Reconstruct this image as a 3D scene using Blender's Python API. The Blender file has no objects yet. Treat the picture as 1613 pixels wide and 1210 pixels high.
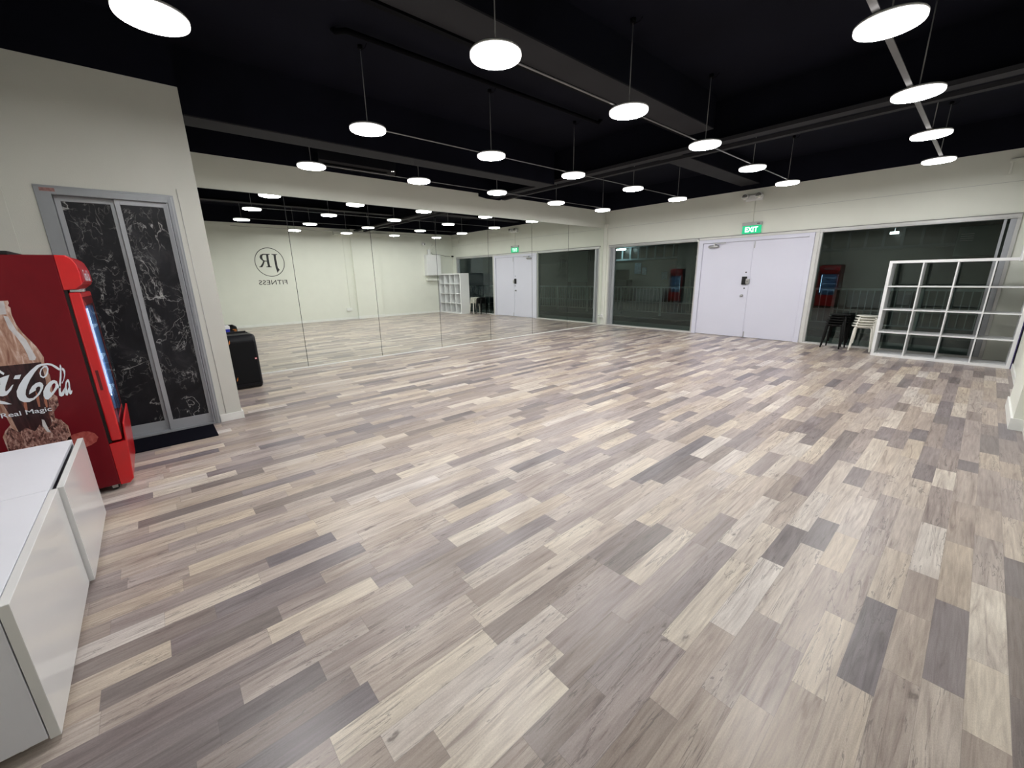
import bpy, math, random
from mathutils import Matrix, Vector

sc = bpy.context.scene
COL = sc.collection
random.seed(7)

# ------------------------------------------------------------------ camera
FWD = Vector((-0.728135994991538, 0.6349297877872859, -0.258228846913111))
RGT = Vector((0.660604988769253, 0.7505337172210056, -0.01732593800042563))
UP = Vector((-0.18280870222956527, 0.18320290362003444, 0.9659284002938988))
cam_data = bpy.data.cameras.new('camera')
cam_data.sensor_fit = 'HORIZONTAL'
cam_data.sensor_width = 36.0
cam_data.lens = 638.455 / 1613 * 36.0
cam_data.clip_start = 0.02
cam = bpy.data.objects.new('camera', cam_data)
COL.objects.link(cam)
M = Matrix.Identity(4)
for i in range(3):
    M[i][0] = RGT[i]; M[i][1] = UP[i]; M[i][2] = -FWD[i]
M[0][3], M[1][3], M[2][3] = 6.8695, -9.3371, 1.35
cam.matrix_world = M
sc.camera = cam

# ------------------------------------------------------------------ world, exposure
w = bpy.data.worlds.new('night'); sc.world = w
w.use_nodes = True
w.node_tree.nodes['Background'].inputs[0].default_value = (0.55, 0.75, 1.0, 1)
w.node_tree.nodes['Background'].inputs[1].default_value = 0.012
sc.view_settings.view_transform = 'Standard'
sc.view_settings.look = 'None'
sc.view_settings.gamma = 1.0
sc.view_settings.exposure = 0.0
sc.view_settings.use_curve_mapping = False
sc.cycles.use_denoising = True
sc.cycles.use_adaptive_sampling = False
sc.cycles.max_bounces = 12
sc.cycles.glossy_bounces = 8
sc.cycles.transparent_max_bounces = 16
sc.cycles.sample_clamp_indirect = 6.0
sc.cycles.use_light_tree = True
LAMP_POWER = 76.0          # radiance of the lamp diffusers

# ------------------------------------------------------------------ materials
def new_mat(name):
    m = bpy.data.materials.new(name); m.use_nodes = True
    nt = m.node_tree
    return m, nt, nt.nodes['Principled BSDF']

def mat(name, col, rough=0.6, metal=0.0, var=0.04, scale=8.0, bump=0.0, bscale=300.0, spec=0.5, coat=0.0):
    m, nt, b = new_mat(name)
    tc = nt.nodes.new('ShaderNodeTexCoord')
    n = nt.nodes.new('ShaderNodeTexNoise'); n.inputs['Scale'].default_value = scale
    n.inputs['Detail'].default_value = 4
    nt.links.new(tc.outputs['Object'], n.inputs['Vector'])
    mp = nt.nodes.new('ShaderNodeMapRange')
    mp.inputs['From Min'].default_value = 0.3; mp.inputs['From Max'].default_value = 0.7
    mp.inputs['To Min'].default_value = 1 - var; mp.inputs['To Max'].default_value = 1 + var
    nt.links.new(n.outputs['Fac'], mp.inputs['Value'])
    vm = nt.nodes.new('ShaderNodeVectorMath'); vm.operation = 'SCALE'
    vm.inputs[0].default_value = col
    nt.links.new(mp.outputs['Result'], vm.inputs['Scale'])
    nt.links.new(vm.outputs['Vector'], b.inputs['Base Color'])
    b.inputs['Roughness'].default_value = rough
    b.inputs['Metallic'].default_value = metal
    b.inputs['Specular IOR Level'].default_value = spec
    b.inputs['Coat Weight'].default_value = coat
    b.inputs['Coat Roughness'].default_value = 0.08
    if bump:
        n2 = nt.nodes.new('ShaderNodeTexNoise'); n2.inputs['Scale'].default_value = bscale
        nt.links.new(tc.outputs['Object'], n2.inputs['Vector'])
        bp = nt.nodes.new('ShaderNodeBump'); bp.inputs['Strength'].default_value = bump
        bp.inputs['Distance'].default_value = 0.002
        nt.links.new(n2.outputs['Fac'], bp.inputs['Height'])
        nt.links.new(bp.outputs['Normal'], b.inputs['Normal'])
    return m

def emit(name, col, strength):
    m, nt, b = new_mat(name)
    b.inputs['Base Color'].default_value = (*col, 1)
    b.inputs['Emission Color'].default_value = (*col, 1)
    b.inputs['Emission Strength'].default_value = strength
    return m

MT = {}
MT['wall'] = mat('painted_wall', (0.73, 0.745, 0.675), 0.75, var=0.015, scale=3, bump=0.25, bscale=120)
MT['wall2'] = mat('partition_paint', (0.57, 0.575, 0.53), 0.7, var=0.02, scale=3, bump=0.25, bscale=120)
MT['skirt'] = mat('skirting_paint', (0.78, 0.79, 0.76), 0.5)
MT['black'] = mat('black_ceiling_paint', (0.0058, 0.0062, 0.0115), 0.85, var=0.25, scale=1.2, spec=0.08)
MT['beam'] = mat('charcoal_strip_and_lit_underside', (0.030, 0.030, 0.034), 0.75, var=0.1, scale=2, spec=0.1)  # grey of the cross strips; on beam undersides it paints in floor bounce
MT['pipe'] = mat('black_pipe_paint', (0.002, 0.002, 0.003), 0.7, spec=0.05)
MT['alu'] = mat('aluminium_frame', (0.50, 0.50, 0.49), 0.38, metal=0.35, var=0.03)
MT['alu_dark'] = mat('grey_aluminium', (0.27, 0.285, 0.305), 0.42, metal=0.2, var=0.04)
MT['alu_mid'] = mat('light_grey_aluminium', (0.36, 0.375, 0.40), 0.4, metal=0.2, var=0.03)
MT['alu_edge'] = mat('white_aluminium', (0.62, 0.62, 0.60), 0.4, var=0.03)
MT['door'] = mat('white_door_laminate', (0.64, 0.645, 0.745), 0.42, var=0.012, scale=2)
MT['steel'] = mat('brushed_steel', (0.42, 0.42, 0.42), 0.35, metal=0.8, var=0.1, scale=40)
MT['blk'] = mat('black_plastic', (0.008, 0.008, 0.009), 0.5, var=0.1, spec=0.3)
MT['grille'] = mat('black_speaker_mesh', (0.008, 0.008, 0.009), 0.7, var=0.3, scale=400, bump=0.6, bscale=600, spec=0.1)
MT['gloss_blk'] = mat('gloss_black_plastic', (0.006, 0.0065, 0.009), 0.35, spec=0.25)
MT['white'] = mat('white_laminate', (0.80, 0.81, 0.82), 0.35, var=0.012, scale=3)
MT['cab_top'] = mat('white_cabinet_top', (0.72, 0.73, 0.80), 0.40, var=0.012, scale=3, bump=0.1)
MT['cab_door'] = mat('high_gloss_white', (0.72, 0.725, 0.73), 0.16, var=0.01, scale=3, coat=0.3)
MT['stool_w'] = mat('cream_white_steel', (0.74, 0.73, 0.66), 0.4)
MT['stool_b'] = mat('black_steel', (0.005, 0.005, 0.005), 0.45, spec=0.2)
MT['mat'] = mat('black_doormat_pile', (0.005, 0.005, 0.009), 0.95, var=0.4, scale=300, bump=1.0, bscale=500, spec=0.05)
MT['cord'] = mat('grey_lamp_cord', (0.22, 0.22, 0.22), 0.6)
MT['rail'] = mat('grey_lamp_rail', (0.23, 0.23, 0.235), 0.35, metal=0.5)
MT['housing'] = mat('white_lamp_housing', (0.6, 0.6, 0.6), 0.4)
MT['red'] = mat('cooler_red_plastic', (0.55, 0.008, 0.012), 0.28, var=0.04, coat=0.3)
MT['dark_gap'] = mat('black_rubber_gasket', (0.006, 0.003, 0.003), 0.7)
MT['paint_black'] = mat('black_vinyl_lettering', (0.012, 0.012, 0.012), 0.45)
MT['vinyl_white'] = mat('white_vinyl_lettering', (0.74, 0.78, 0.86), 0.4)
MT['green'] = emit('exit_sign_green', (0.0, 0.40, 0.17), 0.9)
MT['exit_white'] = emit('exit_sign_letters', (0.72, 1.0, 0.92), 1.15)
MT['sign_grey'] = mat('sign_housing_grey', (0.42, 0.43, 0.42), 0.5)
MT['shadow_line'] = mat('header_shadow_line', (0.12, 0.115, 0.11), 0.7)
MT['lens'] = mat('lamp_reflector', (0.55, 0.55, 0.52), 0.2, metal=0.7)
MT['navy'] = mat('dark_purple_board', (0.035, 0.022, 0.13), 0.55)
MT['lamp'] = emit('lamp_diffuser', (1.0, 0.99, 0.98), LAMP_POWER)
MT['rim'] = emit('lamp_rim_glow', (1.0, 0.97, 0.95), 2.6)
MT['tube'] = emit('tube_light', (0.80, 0.97, 1.0), 26.0)
MT['tube_dim'] = emit('small_light', (0.9, 0.97, 1.0), 7.0)
MT['cooler_light'] = emit('cooler_strip_light', (0.62, 0.70, 1.0), 0.55)
MT['bluebox'] = mat('blue_label', (0.02, 0.03, 0.42), 0.4)
MT['orange'] = mat('orange_trim', (0.55, 0.18, 0.03), 0.5)
MT['logo_red'] = mat('red_badge', (0.8, 0.12, 0.10), 0.4)
MT['sticker'] = mat('faded_red_sticker', (0.26, 0.13, 0.12), 0.6, var=0.3, scale=60)
MT['concrete'] = mat('corridor_concrete', (0.20, 0.23, 0.22), 0.6, var=0.12, scale=2)
MT['floor_band'] = mat('dark_corridor_band', (0.05, 0.055, 0.055), 0.7)
MT['railpaint'] = mat('pale_railing_paint', (0.46, 0.50, 0.49), 0.5)
MT['ext_wall'] = mat('dim_shopfront_wall', (0.14, 0.145, 0.12), 0.8, var=0.1, scale=1)
MT['ext_dark'] = mat('dark_corridor_ceiling', (0.06, 0.065, 0.065), 0.8)
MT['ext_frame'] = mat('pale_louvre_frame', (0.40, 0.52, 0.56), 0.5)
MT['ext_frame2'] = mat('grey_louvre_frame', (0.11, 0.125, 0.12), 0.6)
MT['ext_louvre'] = mat('dark_louvre_glass', (0.05, 0.05, 0.045), 0.3)
MT['poster'] = mat('blue_white_poster', (0.30, 0.42, 0.55), 0.6, var=0.5, scale=14)
MT['teal2'] = mat('pale_grey_green_panel', (0.5, 0.62, 0.58), 0.5)
MT['teal'] = mat('grey_green_panel', (0.22, 0.30, 0.29), 0.5)
MT['yellow'] = mat('yellow_crate_plastic', (0.6, 0.5, 0.12), 0.6)

# mirror
m, nt, b = new_mat('silvered_mirror')
b.inputs['Base Color'].default_value = (0.86, 0.895, 0.85, 1)
b.inputs['Metallic'].default_value = 1.0
b.inputs['Roughness'].default_value = 0.0
MT['mirror'] = m

# tinted window glass: part see-through, part mirror by the Fresnel law
m = bpy.data.materials.new('tinted_glass'); m.use_nodes = True
nt = m.node_tree; nt.nodes.clear()
out = nt.nodes.new('ShaderNodeOutputMaterial')
tr = nt.nodes.new('ShaderNodeBsdfTransparent'); tr.inputs[0].default_value = (0.74, 0.80, 0.78, 1)
gl = nt.nodes.new('ShaderNodeBsdfGlossy'); gl.inputs['Roughness'].default_value = 0.0
gl.inputs['Color'].default_value = (0.86, 0.96, 0.95, 1)
fr = nt.nodes.new('ShaderNodeFresnel'); fr.inputs['IOR'].default_value = 1.5
mx = nt.nodes.new('ShaderNodeMixShader')
gm = nt.nodes.new('ShaderNodeNewGeometry'); mr = nt.nodes.new('ShaderNodeMapRange')
mr.inputs['To Min'].default_value = 1.54; mr.inputs['To Max'].default_value = 1 / 1.54   # same reflectance from both faces
nt.links.new(gm.outputs['Backfacing'], mr.inputs['Value']); nt.links.new(mr.outputs[0], fr.inputs['IOR'])
nt.links.new(fr.outputs[0], mx.inputs[0]); nt.links.new(tr.outputs[0], mx.inputs[1]); nt.links.new(gl.outputs[0], mx.inputs[2])
nt.links.new(mx.outputs[0], out.inputs[0])
MT['glass'] = m

# cooler door glass
m2 = m.copy(); m2.name = 'clear_cooler_glass'
for n in m2.node_tree.nodes:
    if n.type == 'BSDF_TRANSPARENT': n.inputs[0].default_value = (0.92, 0.94, 0.96, 1)
MT['cglass'] = m2

class NT:
    """small helper for maths node graphs"""
    def __init__(s, nt): s.nt = nt
    def m(s, op, a, b=None, c=None):
        n = s.nt.nodes.new('ShaderNodeMath'); n.operation = op
        for i, v in enumerate((a, b, c)):
            if v is None: continue
            if isinstance(v, (int, float)): n.inputs[i].default_value = v
            else: s.nt.links.new(v, n.inputs[i])
        return n.outputs[0]
    def comb(s, x, y, z):
        n = s.nt.nodes.new('ShaderNodeCombineXYZ')
        for i, v in enumerate((x, y, z)):
            if isinstance(v, (int, float)): n.inputs[i].default_value = v
            else: s.nt.links.new(v, n.inputs[i])
        return n.outputs[0]
    def white(s, vec):
        n = s.nt.nodes.new('ShaderNodeTexWhiteNoise'); n.noise_dimensions = '3D'
        s.nt.links.new(vec, n.inputs['Vector']); return n.outputs['Value']
    def noise(s, vec, scale, detail=4, rough=0.5, dist=0.0):
        n = s.nt.nodes.new('ShaderNodeTexNoise'); n.inputs['Scale'].default_value = scale
        n.inputs['Detail'].default_value = detail; n.inputs['Roughness'].default_value = rough
        n.inputs['Distortion'].default_value = dist
        s.nt.links.new(vec, n.inputs['Vector']); return n.outputs['Fac']
    def ramp(s, fac, stops, interp='LINEAR'):
        n = s.nt.nodes.new('ShaderNodeValToRGB'); cr = n.color_ramp; cr.interpolation = interp
        while len(cr.elements) < len(stops): cr.elements.new(0.5)
        for e, (p, c) in zip(cr.elements, stops):
            e.position = p; e.color = (*c, 1) if len(c) == 3 else c
        s.nt.links.new(fac, n.inputs[0]); return n.outputs[0]
    def mix(s, fac, a, b, mode='MIX'):
        n = s.nt.nodes.new('ShaderNodeMix'); n.data_type = 'RGBA'; n.blend_type = mode
        for i, v in ((0, fac), (6, a), (7, b)):
            if isinstance(v, (int, float)): n.inputs[i].default_value = v
            elif isinstance(v, tuple): n.inputs[i].default_value = (*v, 1)
            else: s.nt.links.new(v, n.inputs[i])
        return n.outputs[2]

def floor_material():
    m, nt, b = new_mat('laminate_strip_floor')
    g = NT(nt)
    geo = nt.nodes.new('ShaderNodeNewGeometry')
    sp = nt.nodes.new('ShaderNodeSeparateXYZ'); nt.links.new(geo.outputs['Position'], sp.inputs[0])
    X, Y = sp.outputs[0], sp.outputs[1]
    PW, PL = 0.0975, 0.50
    u = g.m('DIVIDE', g.m('SUBTRACT', X, 6.19 - 60 * PW), PW)
    i = g.m('FLOOR', u); fu = g.m('FRACT', u)
    r1 = g.white(g.comb(i, 3.7, 0.0))
    v = g.m('ADD', g.m('DIVIDE', g.m('ADD', Y, 40.0), PL), g.m('MULTIPLY', r1, 7.0))
    j = g.m('FLOOR', v); fv = g.m('FRACT', v)
    r2 = g.white(g.comb(i, j, 5.1))
    cut = g.m('ADD', g.m('MULTIPLY', r2, 0.62), 0.19)
    step = g.m('GREATER_THAN', fv, cut)
    pid = g.m('ADD', j, step)
    tone = g.white(g.comb(i, pid, 9.3))
    hue = g.white(g.comb(i, pid, 2.2))
    kind = g.white(g.comb(i, pid, 6.6))
    # plank tone
    base = g.ramp(tone, [(0.0, (0.165, 0.150, 0.158)), (0.13, (0.232, 0.203, 0.203)), (0.36, (0.320, 0.278, 0.262)),
                         (0.66, (0.405, 0.358, 0.320)), (0.88, (0.475, 0.430, 0.380)), (1.0, (0.55, 0.52, 0.48))])
    tint = g.ramp(hue, [(0.0, (1.05, 1.04, 1.08)), (0.5, (1.12, 1.09, 1.07)), (1.0, (1.16, 1.11, 1.01))])
    base = g.mix(1.0, base, tint, 'MULTIPLY')
    # grain, offset per plank and stretched along the boards
    ox = g.m('MULTIPLY', tone, 37.0); oy = g.m('MULTIPLY', hue, 53.0)
    gx = g.m('ADD', X, ox); gy = g.m('ADD', Y, oy)
    vec1 = g.comb(g.m('MULTIPLY', gx, 26.0), g.m('MULTIPLY', gy, 1.9), 0.0)
    n1 = g.noise(vec1, 1.0, 6, 0.62, 1.6)
    vec2 = g.comb(g.m('MULTIPLY', gx, 110.0), g.m('MULTIPLY', gy, 6.0), 0.0)
    n2 = g.noise(vec2, 1.0, 3, 0.6, 0.4)
    vec3 = g.comb(g.m('MULTIPLY', gx, 5.0), g.m('MULTIPLY', gy, 1.6), 0.0)
    n3 = g.noise(vec3, 1.0, 3, 0.5, 0.6)
    f1 = g.ramp(n1, [(0.30, (0.60, 0.555, 0.56)), (0.42, (0.88, 0.86, 0.85)), (0.55, (1.03, 1.03, 1.02)), (0.72, (1.16, 1.17, 1.16))])
    f2 = g.ramp(n2, [(0.3, (0.84, 0.83, 0.83)), (0.7, (1.10, 1.10, 1.10))])
    f3 = g.ramp(n3, [(0.3, (0.86, 0.85, 0.86)), (0.7, (1.10, 1.10, 1.09))])
    c = g.mix(1.0, base, f1, 'MULTIPLY'); c = g.mix(1.0, c, f2, 'MULTIPLY'); c = g.mix(1.0, c, f3, 'MULTIPLY')
    n5 = g.noise(g.comb(g.m('MULTIPLY', gx, 420.0), g.m('MULTIPLY', gy, 150.0), 0.0), 1.0, 2, 0.6)
    c = g.mix(1.0, c, g.ramp(n5, [(0.3, (0.90, 0.89, 0.885)), (0.7, (1.09, 1.09, 1.09))]), 'MULTIPLY')
    # dark cracks running along some planks
    vec4 = g.comb(g.m('MULTIPLY', gx, 24.0), g.m('MULTIPLY', gy, 1.5), 3.0)
    n4 = g.noise(vec4, 1.0, 4, 0.6, 0.9)
    band = g.m('ABSOLUTE', g.m('SUBTRACT', n4, 0.5))
    crack = g.m('MULTIPLY', g.m('LESS_THAN', band, 0.010), g.m('GREATER_THAN', kind, 0.40))
    crack = g.m('MULTIPLY', crack, g.m('GREATER_THAN', n3, 0.45))
    c = g.mix(g.m('MULTIPLY', crack, 0.50), c, (0.10, 0.085, 0.085))
    # knots
    vo = nt.nodes.new('ShaderNodeTexVoronoi'); vo.inputs['Scale'].default_value = 1.0
    kv = g.comb(g.m('MULTIPLY', gx, 9.5), g.m('MULTIPLY', gy, 4.2), 0.0)
    wob = nt.nodes.new('ShaderNodeTexNoise'); wob.inputs['Scale'].default_value = 5.0; wob.inputs['Detail'].default_value = 5
    nt.links.new(kv, wob.inputs['Vector'])
    add = nt.nodes.new('ShaderNodeVectorMath'); add.operation = 'MULTIPLY_ADD'
    nt.links.new(wob.outputs['Color'], add.inputs[0]); add.inputs[1].default_value = (0.42, 0.42, 0); nt.links.new(kv, add.inputs[2])
    nt.links.new(add.outputs[0], vo.inputs['Vector'])
    kd = g.ramp(vo.outputs['Distance'], [(0.02, (1, 1, 1)), (0.055, (0.75, 0.75, 0.75)), (0.085, (0.28, 0.28, 0.28)), (0.15, (0, 0, 0))])
    kf = g.m('MULTIPLY', kd, g.m('GREATER_THAN', kind, 0.66))
    kf = g.m('MULTIPLY', kf, 0.75)
    c = g.mix(kf, c, (0.10, 0.078, 0.072))
    # joints
    ex = g.m('MINIMUM', fu, g.m('SUBTRACT', 1.0, fu))
    jx = g.m('LESS_THAN', g.m('MULTIPLY', ex, PW), 0.0007)
    ey = g.m('ABSOLUTE', g.m('SUBTRACT', fv, cut))
    jy = g.m('LESS_THAN', g.m('MULTIPLY', ey, PL), 0.0009)
    j_ = g.m('MULTIPLY', g.m('MAXIMUM', jx, jy), 0.38)
    c = g.mix(j_, c, (0.12, 0.10, 0.095))
    nt.links.new(c, b.inputs['Base Color'])
    rr = g.m('ADD', 0.27, g.m('MULTIPLY', n2, 0.12))
    nt.links.new(rr, b.inputs['Roughness'])
    b.inputs['Specular IOR Level'].default_value = 0.55
    bp = nt.nodes.new('ShaderNodeBump'); bp.inputs['Strength'].default_value = 0.12; bp.inputs['Distance'].default_value = 0.001
    nt.links.new(n2, bp.inputs['Height']); nt.links.new(bp.outputs[0], b.inputs['Normal'])
    return m
MT['floor'] = floor_material()

def marble_material():
    m, nt, b = new_mat('black_marble_laminate')
    g = NT(nt)
    tc = nt.nodes.new('ShaderNodeTexCoord')
    mp = nt.nodes.new('ShaderNodeMapping'); mp.inputs['Rotation'].default_value = (0.7, 0.0, 0.0); mp.inputs['Scale'].default_value = (1, 1.35, 0.95)
    nt.links.new(tc.outputs['Object'], mp.inputs['Vector'])
    V = mp.outputs[0]
    cloud = g.noise(V, 3.2, 7, 0.65, 0.8)
    c = g.ramp(cloud, [(0.35, (0.007, 0.007, 0.010)), (0.55, (0.014, 0.014, 0.018)), (0.74, (0.040, 0.040, 0.046))])
    def vein(scale, width, off, dist):
        m2 = nt.nodes.new('ShaderNodeMapping'); m2.inputs['Location'].default_value = (off, off * 1.7, off * .6); nt.links.new(V, m2.inputs['Vector'])
        n = g.noise(m2.outputs[0], scale, 5, 0.55, dist)
        return g.ramp(g.m('ABSOLUTE', g.m('SUBTRACT', n, 0.5)), [(0.0, (1, 1, 1)), (width, (0.2, 0.2, 0.2)), (width * 2.2, (0, 0, 0))])
    gate1 = g.ramp(g.noise(V, 2.2, 2), [(0.42, (0, 0, 0)), (0.52, (1, 1, 1))])
    gate2 = g.ramp(g.noise(V, 4.0, 3), [(0.46, (0, 0, 0)), (0.58, (1, 1, 1))])
    v1 = g.m('MULTIPLY', vein(1.3, 0.0035, 1.3, 0.6), gate1)
    v2 = g.m('MULTIPLY', vein(3.6, 0.007, 4.1, 0.9), gate2)
    v3 = g.m('MULTIPLY', g.m('MULTIPLY', vein(10.0, 0.012, 8.8, 0.5), gate2), 0.45)
    f = g.m('MINIMUM', g.m('ADD', g.m('ADD', v1, g.m('MULTIPLY', v2, 0.85)), v3), 1.0)
    c = g.mix(g.m('MULTIPLY', f, 0.85), c, (0.50, 0.50, 0.50))
    nt.links.new(c, b.inputs['Base Color']); b.inputs['Roughness'].default_value = 0.42; b.inputs['Specular IOR Level'].default_value = 0.25
    return m
MT['marble'] = marble_material()

def bottle_mat(name, stops, scale, rough=0.35, spec=0.3, stretch=1.0):
    m, nt, b = new_mat(name)
    g = NT(nt); tc = nt.nodes.new('ShaderNodeTexCoord')
    mpg = nt.nodes.new('ShaderNodeMapping'); mpg.inputs['Scale'].default_value = (1, 1.6, stretch); nt.links.new(tc.outputs['Object'], mpg.inputs['Vector'])
    n = g.noise(mpg.outputs[0], scale, 6, 0.6, 0.9)
    nt.links.new(g.ramp(n, stops), b.inputs['Base Color']); b.inputs['Roughness'].default_value = rough; b.inputs['Specular IOR Level'].default_value = spec
    return m
MT['cooler_side'] = bottle_mat('printed_dark_red_film', [(0.3, (0.115, 0.003, 0.008)), (0.7, (0.160, 0.005, 0.011))], 1.5, 0.35, 0.2)
MT['b_glass'] = bottle_mat('printed_bottle_glass', [(0.32, (0.20, 0.08, 0.055)), (0.5, (0.42, 0.25, 0.19)), (0.68, (0.66, 0.52, 0.48))], 22, stretch=0.35)
MT['b_liquid'] = bottle_mat('printed_cola', [(0.35, (0.012, 0.004, 0.006)), (0.58, (0.045, 0.014, 0.016)), (0.75, (0.26, 0.09, 0.06))], 20, stretch=0.25)
MT['b_ice'] = bottle_mat('printed_splash', [(0.36, (0.035, 0.012, 0.012)), (0.5, (0.22, 0.10, 0.085)), (0.66, (0.55, 0.36, 0.31))], 46, stretch=0.8)
MT['b_white'] = bottle_mat('printed_highlight', [(0.3, (0.45, 0.42, 0.44)), (0.7, (0.66, 0.65, 0.68))], 9)
MT['b_cap'] = bottle_mat('printed_crown_cap', [(0.3, (0.26, 0.025, 0.025)), (0.7, (0.46, 0.12, 0.10))], 25)

# ------------------------------------------------------------------ mesh builder
class MB:
    def __init__(s): s.v = []; s.f = []; s.sm = []
    def add(s, vs, fs, smooth=False):
        o = len(s.v); s.v += [tuple(q) for q in vs]
        s.f += [tuple(i + o for i in f) for f in fs]; s.sm += [smooth] * len(fs); return s
    def box(s, x0, x1, y0, y1, z0, z1):
        if x1 < x0: x0, x1 = x1, x0
        if y1 < y0: y0, y1 = y1, y0
        if z1 < z0: z0, z1 = z1, z0
        v = [(x, y, z) for x in (x0, x1) for y in (y0, y1) for z in (z0, z1)]
        return s.add(v, [(0, 1, 3, 2), (4, 6, 7, 5), (0, 4, 5, 1), (2, 3, 7, 6), (0, 2, 6, 4), (1, 5, 7, 3)])
    def cyl(s, p0, p1, r, n=16, r1=None):
        p0, p1 = Vector(p0), Vector(p1); r1 = r if r1 is None else r1
        d = (p1 - p0).normalized(); a = d.orthogonal().normalized(); b = d.cross(a)
        v = []
        for p, q in ((p0, r), (p1, r1)):
            for k in range(n):
                t = 2 * math.pi * k / n
                v.append(p + a * (q * math.cos(t)) + b * (q * math.sin(t)))
        s.add(v, [(k, (k + 1) % n, n + (k + 1) % n, n + k) for k in range(n)], True)
        s.add(v[:n], [tuple(range(n))[::-1]]); s.add(v[n:], [tuple(range(n))])
        return s
    def tube(s, pts, r, n=10):
        pts = [Vector(p) for p in pts]; rings = []
        ref = None
        for k, p in enumerate(pts):
            d = ((pts[min(k + 1, len(pts) - 1)] - p).normalized() + (p - pts[max(k - 1, 0)]).normalized())
            d.normalize()
            if ref is None: ref = d.orthogonal().normalized()
            a = (ref - d * ref.dot(d)).normalized(); ref = a; b = d.cross(a)
            rings.append([p + a * (r * math.cos(2 * math.pi * t / n)) + b * (r * math.sin(2 * math.pi * t / n)) for t in range(n)])
        v = [q for ring in rings for q in ring]
        f = [(k * n + t, k * n + (t + 1) % n, (k + 1) * n + (t + 1) % n, (k + 1) * n + t) for k in range(len(pts) - 1) for t in range(n)]
        s.add(v, f, True); s.add(rings[0], [tuple(range(n))[::-1]]); s.add(rings[-1], [tuple(range(n))]); return s
    def lathe(s, prof, c=(0, 0, 0), n=40, axis='z', smooth=True):
        """prof: (radius, height) pairs"""
        v = []
        for r, h in prof:
            for k in range(n):
                t = 2 * math.pi * k / n; a, b = r * math.cos(t), r * math.sin(t)
                q = {'z': (a, b, h), 'y': (a, -h, b), 'x': (h, a, b)}[axis]
                v.append((q[0] + c[0], q[1] + c[1], q[2] + c[2]))
        m = len(prof)
        s.add(v, [(j * n + k, j * n + (k + 1) % n, (j + 1) * n + (k + 1) % n, (j + 1) * n + k) for j in range(m - 1) for k in range(n)], smooth)
        s.add(v[:n], [tuple(range(n))[::-1]]); s.add(v[-n:], [tuple(range(n))]); return s
    def prism(s, poly, a0, a1, axis='x', smooth=False):
        """poly of 2D points in the plane normal to axis: x->(y,z), y->(x,z), z->(x,y)"""
        f = {'x': lambda p, a: (a, p[0], p[1]), 'y': lambda p, a: (p[0], a, p[1]), 'z': lambda p, a: (p[0], p[1], a)}[axis]
        n = len(poly); v = [f(p, a0) for p in poly] + [f(p, a1) for p in poly]
        s.add(v, [(k, (k + 1) % n, n + (k + 1) % n, n + k) for k in range(n)], smooth)
        s.add(v[:n], [tuple(range(n))[::-1]]); s.add(v[n:], [tuple(range(n))]); return s

ORG = {}
def build(name, mb, material, parent=None, loc=None, bevel=0.0, seg=2, kind=None):
    me = bpy.data.meshes.new(name)
    if parent is not None: org = ORG[parent.name]
    else: org = Vector(loc) if loc is not None else Vector((0, 0, 0))
    me.from_pydata([(x - org[0], y - org[1], z - org[2]) for x, y, z in mb.v], [], mb.f)
    for p, sm in zip(me.polygons, mb.sm): p.use_smooth = sm
    import bmesh
    bm = bmesh.new(); bm.from_mesh(me)
    bmesh.ops.remove_doubles(bm, verts=bm.verts, dist=1e-6)
    bmesh.ops.recalc_face_normals(bm, faces=bm.faces); bm.to_mesh(me); bm.free()
    me.materials.append(MT[material] if isinstance(material, str) else material)
    o = bpy.data.objects.new(name, me); COL.objects.link(o)
    if parent is not None: o.parent = parent
    else: o.location = org
    ORG[o.name] = org
    if bevel:
        md = o.modifiers.new('bevel', 'BEVEL'); md.width = bevel; md.segments = seg; md.limit_method = 'ANGLE'; md.angle_limit = math.radians(40)
    if kind: o['kind'] = kind
    return o

def tag(o, label, cat, group=None, kind=None):
    o['label'] = label; o['category'] = cat
    if group: o['group'] = group
    if kind: o['kind'] = kind
    return o

def thing(name, loc, label=None, cat=None, group=None, kind=None):
    o = bpy.data.objects.new(name, None); COL.objects.link(o)
    o.empty_display_size = 0.05
    o.location = loc; ORG[o.name] = Vector(loc)
    if label: tag(o, label, cat, group)
    if kind: o['kind'] = kind
    return o

def struct(name, mb, material, loc=None, bevel=0.0, label=None, cat=None):
    o = build(name, mb, material, None, loc, bevel); o['kind'] = 'structure'
    if label: tag(o, label, cat)
    return o

def dup(root, loc, label=None, group=None):
    r = root.copy(); COL.objects.link(r); r.location = loc
    if label: r['label'] = label
    if group: r['group'] = group
    for ch in root.children:
        c = ch.copy(); COL.objects.link(c); c.parent = r
        for gch in ch.children:
            d = gch.copy(); COL.objects.link(d); d.parent = c
    return r

def flat_mb(loops, mapf, thick):
    """filled outline with holes (list of closed loops) -> extruded plate; mapf maps (a,b,h) to the world"""
    cu = bpy.data.curves.new('tmp_outline', 'CURVE'); cu.dimensions = '2D'; cu.fill_mode = 'BOTH'; cu.extrude = thick / 2
    for lp in loops:
        sp = cu.splines.new('POLY'); sp.points.add(len(lp) - 1)
        for q, p in zip(sp.points, lp): q.co = (p[0], p[1], 0, 1)
        sp.use_cyclic_u = True
    return curve_mb(cu, mapf, thick)

def curve_mb(cu, mapf, thick):
    o = bpy.data.objects.new('tmp_outline', cu); COL.objects.link(o)
    bpy.context.view_layer.update()
    me = bpy.data.meshes.new_from_object(o.evaluated_get(bpy.context.evaluated_depsgraph_get()))
    mb = MB()
    mb.add([mapf(v.co.x, v.co.y, v.co.z + thick / 2) for v in me.vertices], [tuple(p.vertices) for p in me.polygons])
    bpy.data.objects.remove(o); bpy.data.curves.remove(cu); bpy.data.meshes.remove(me)
    return mb

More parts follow.
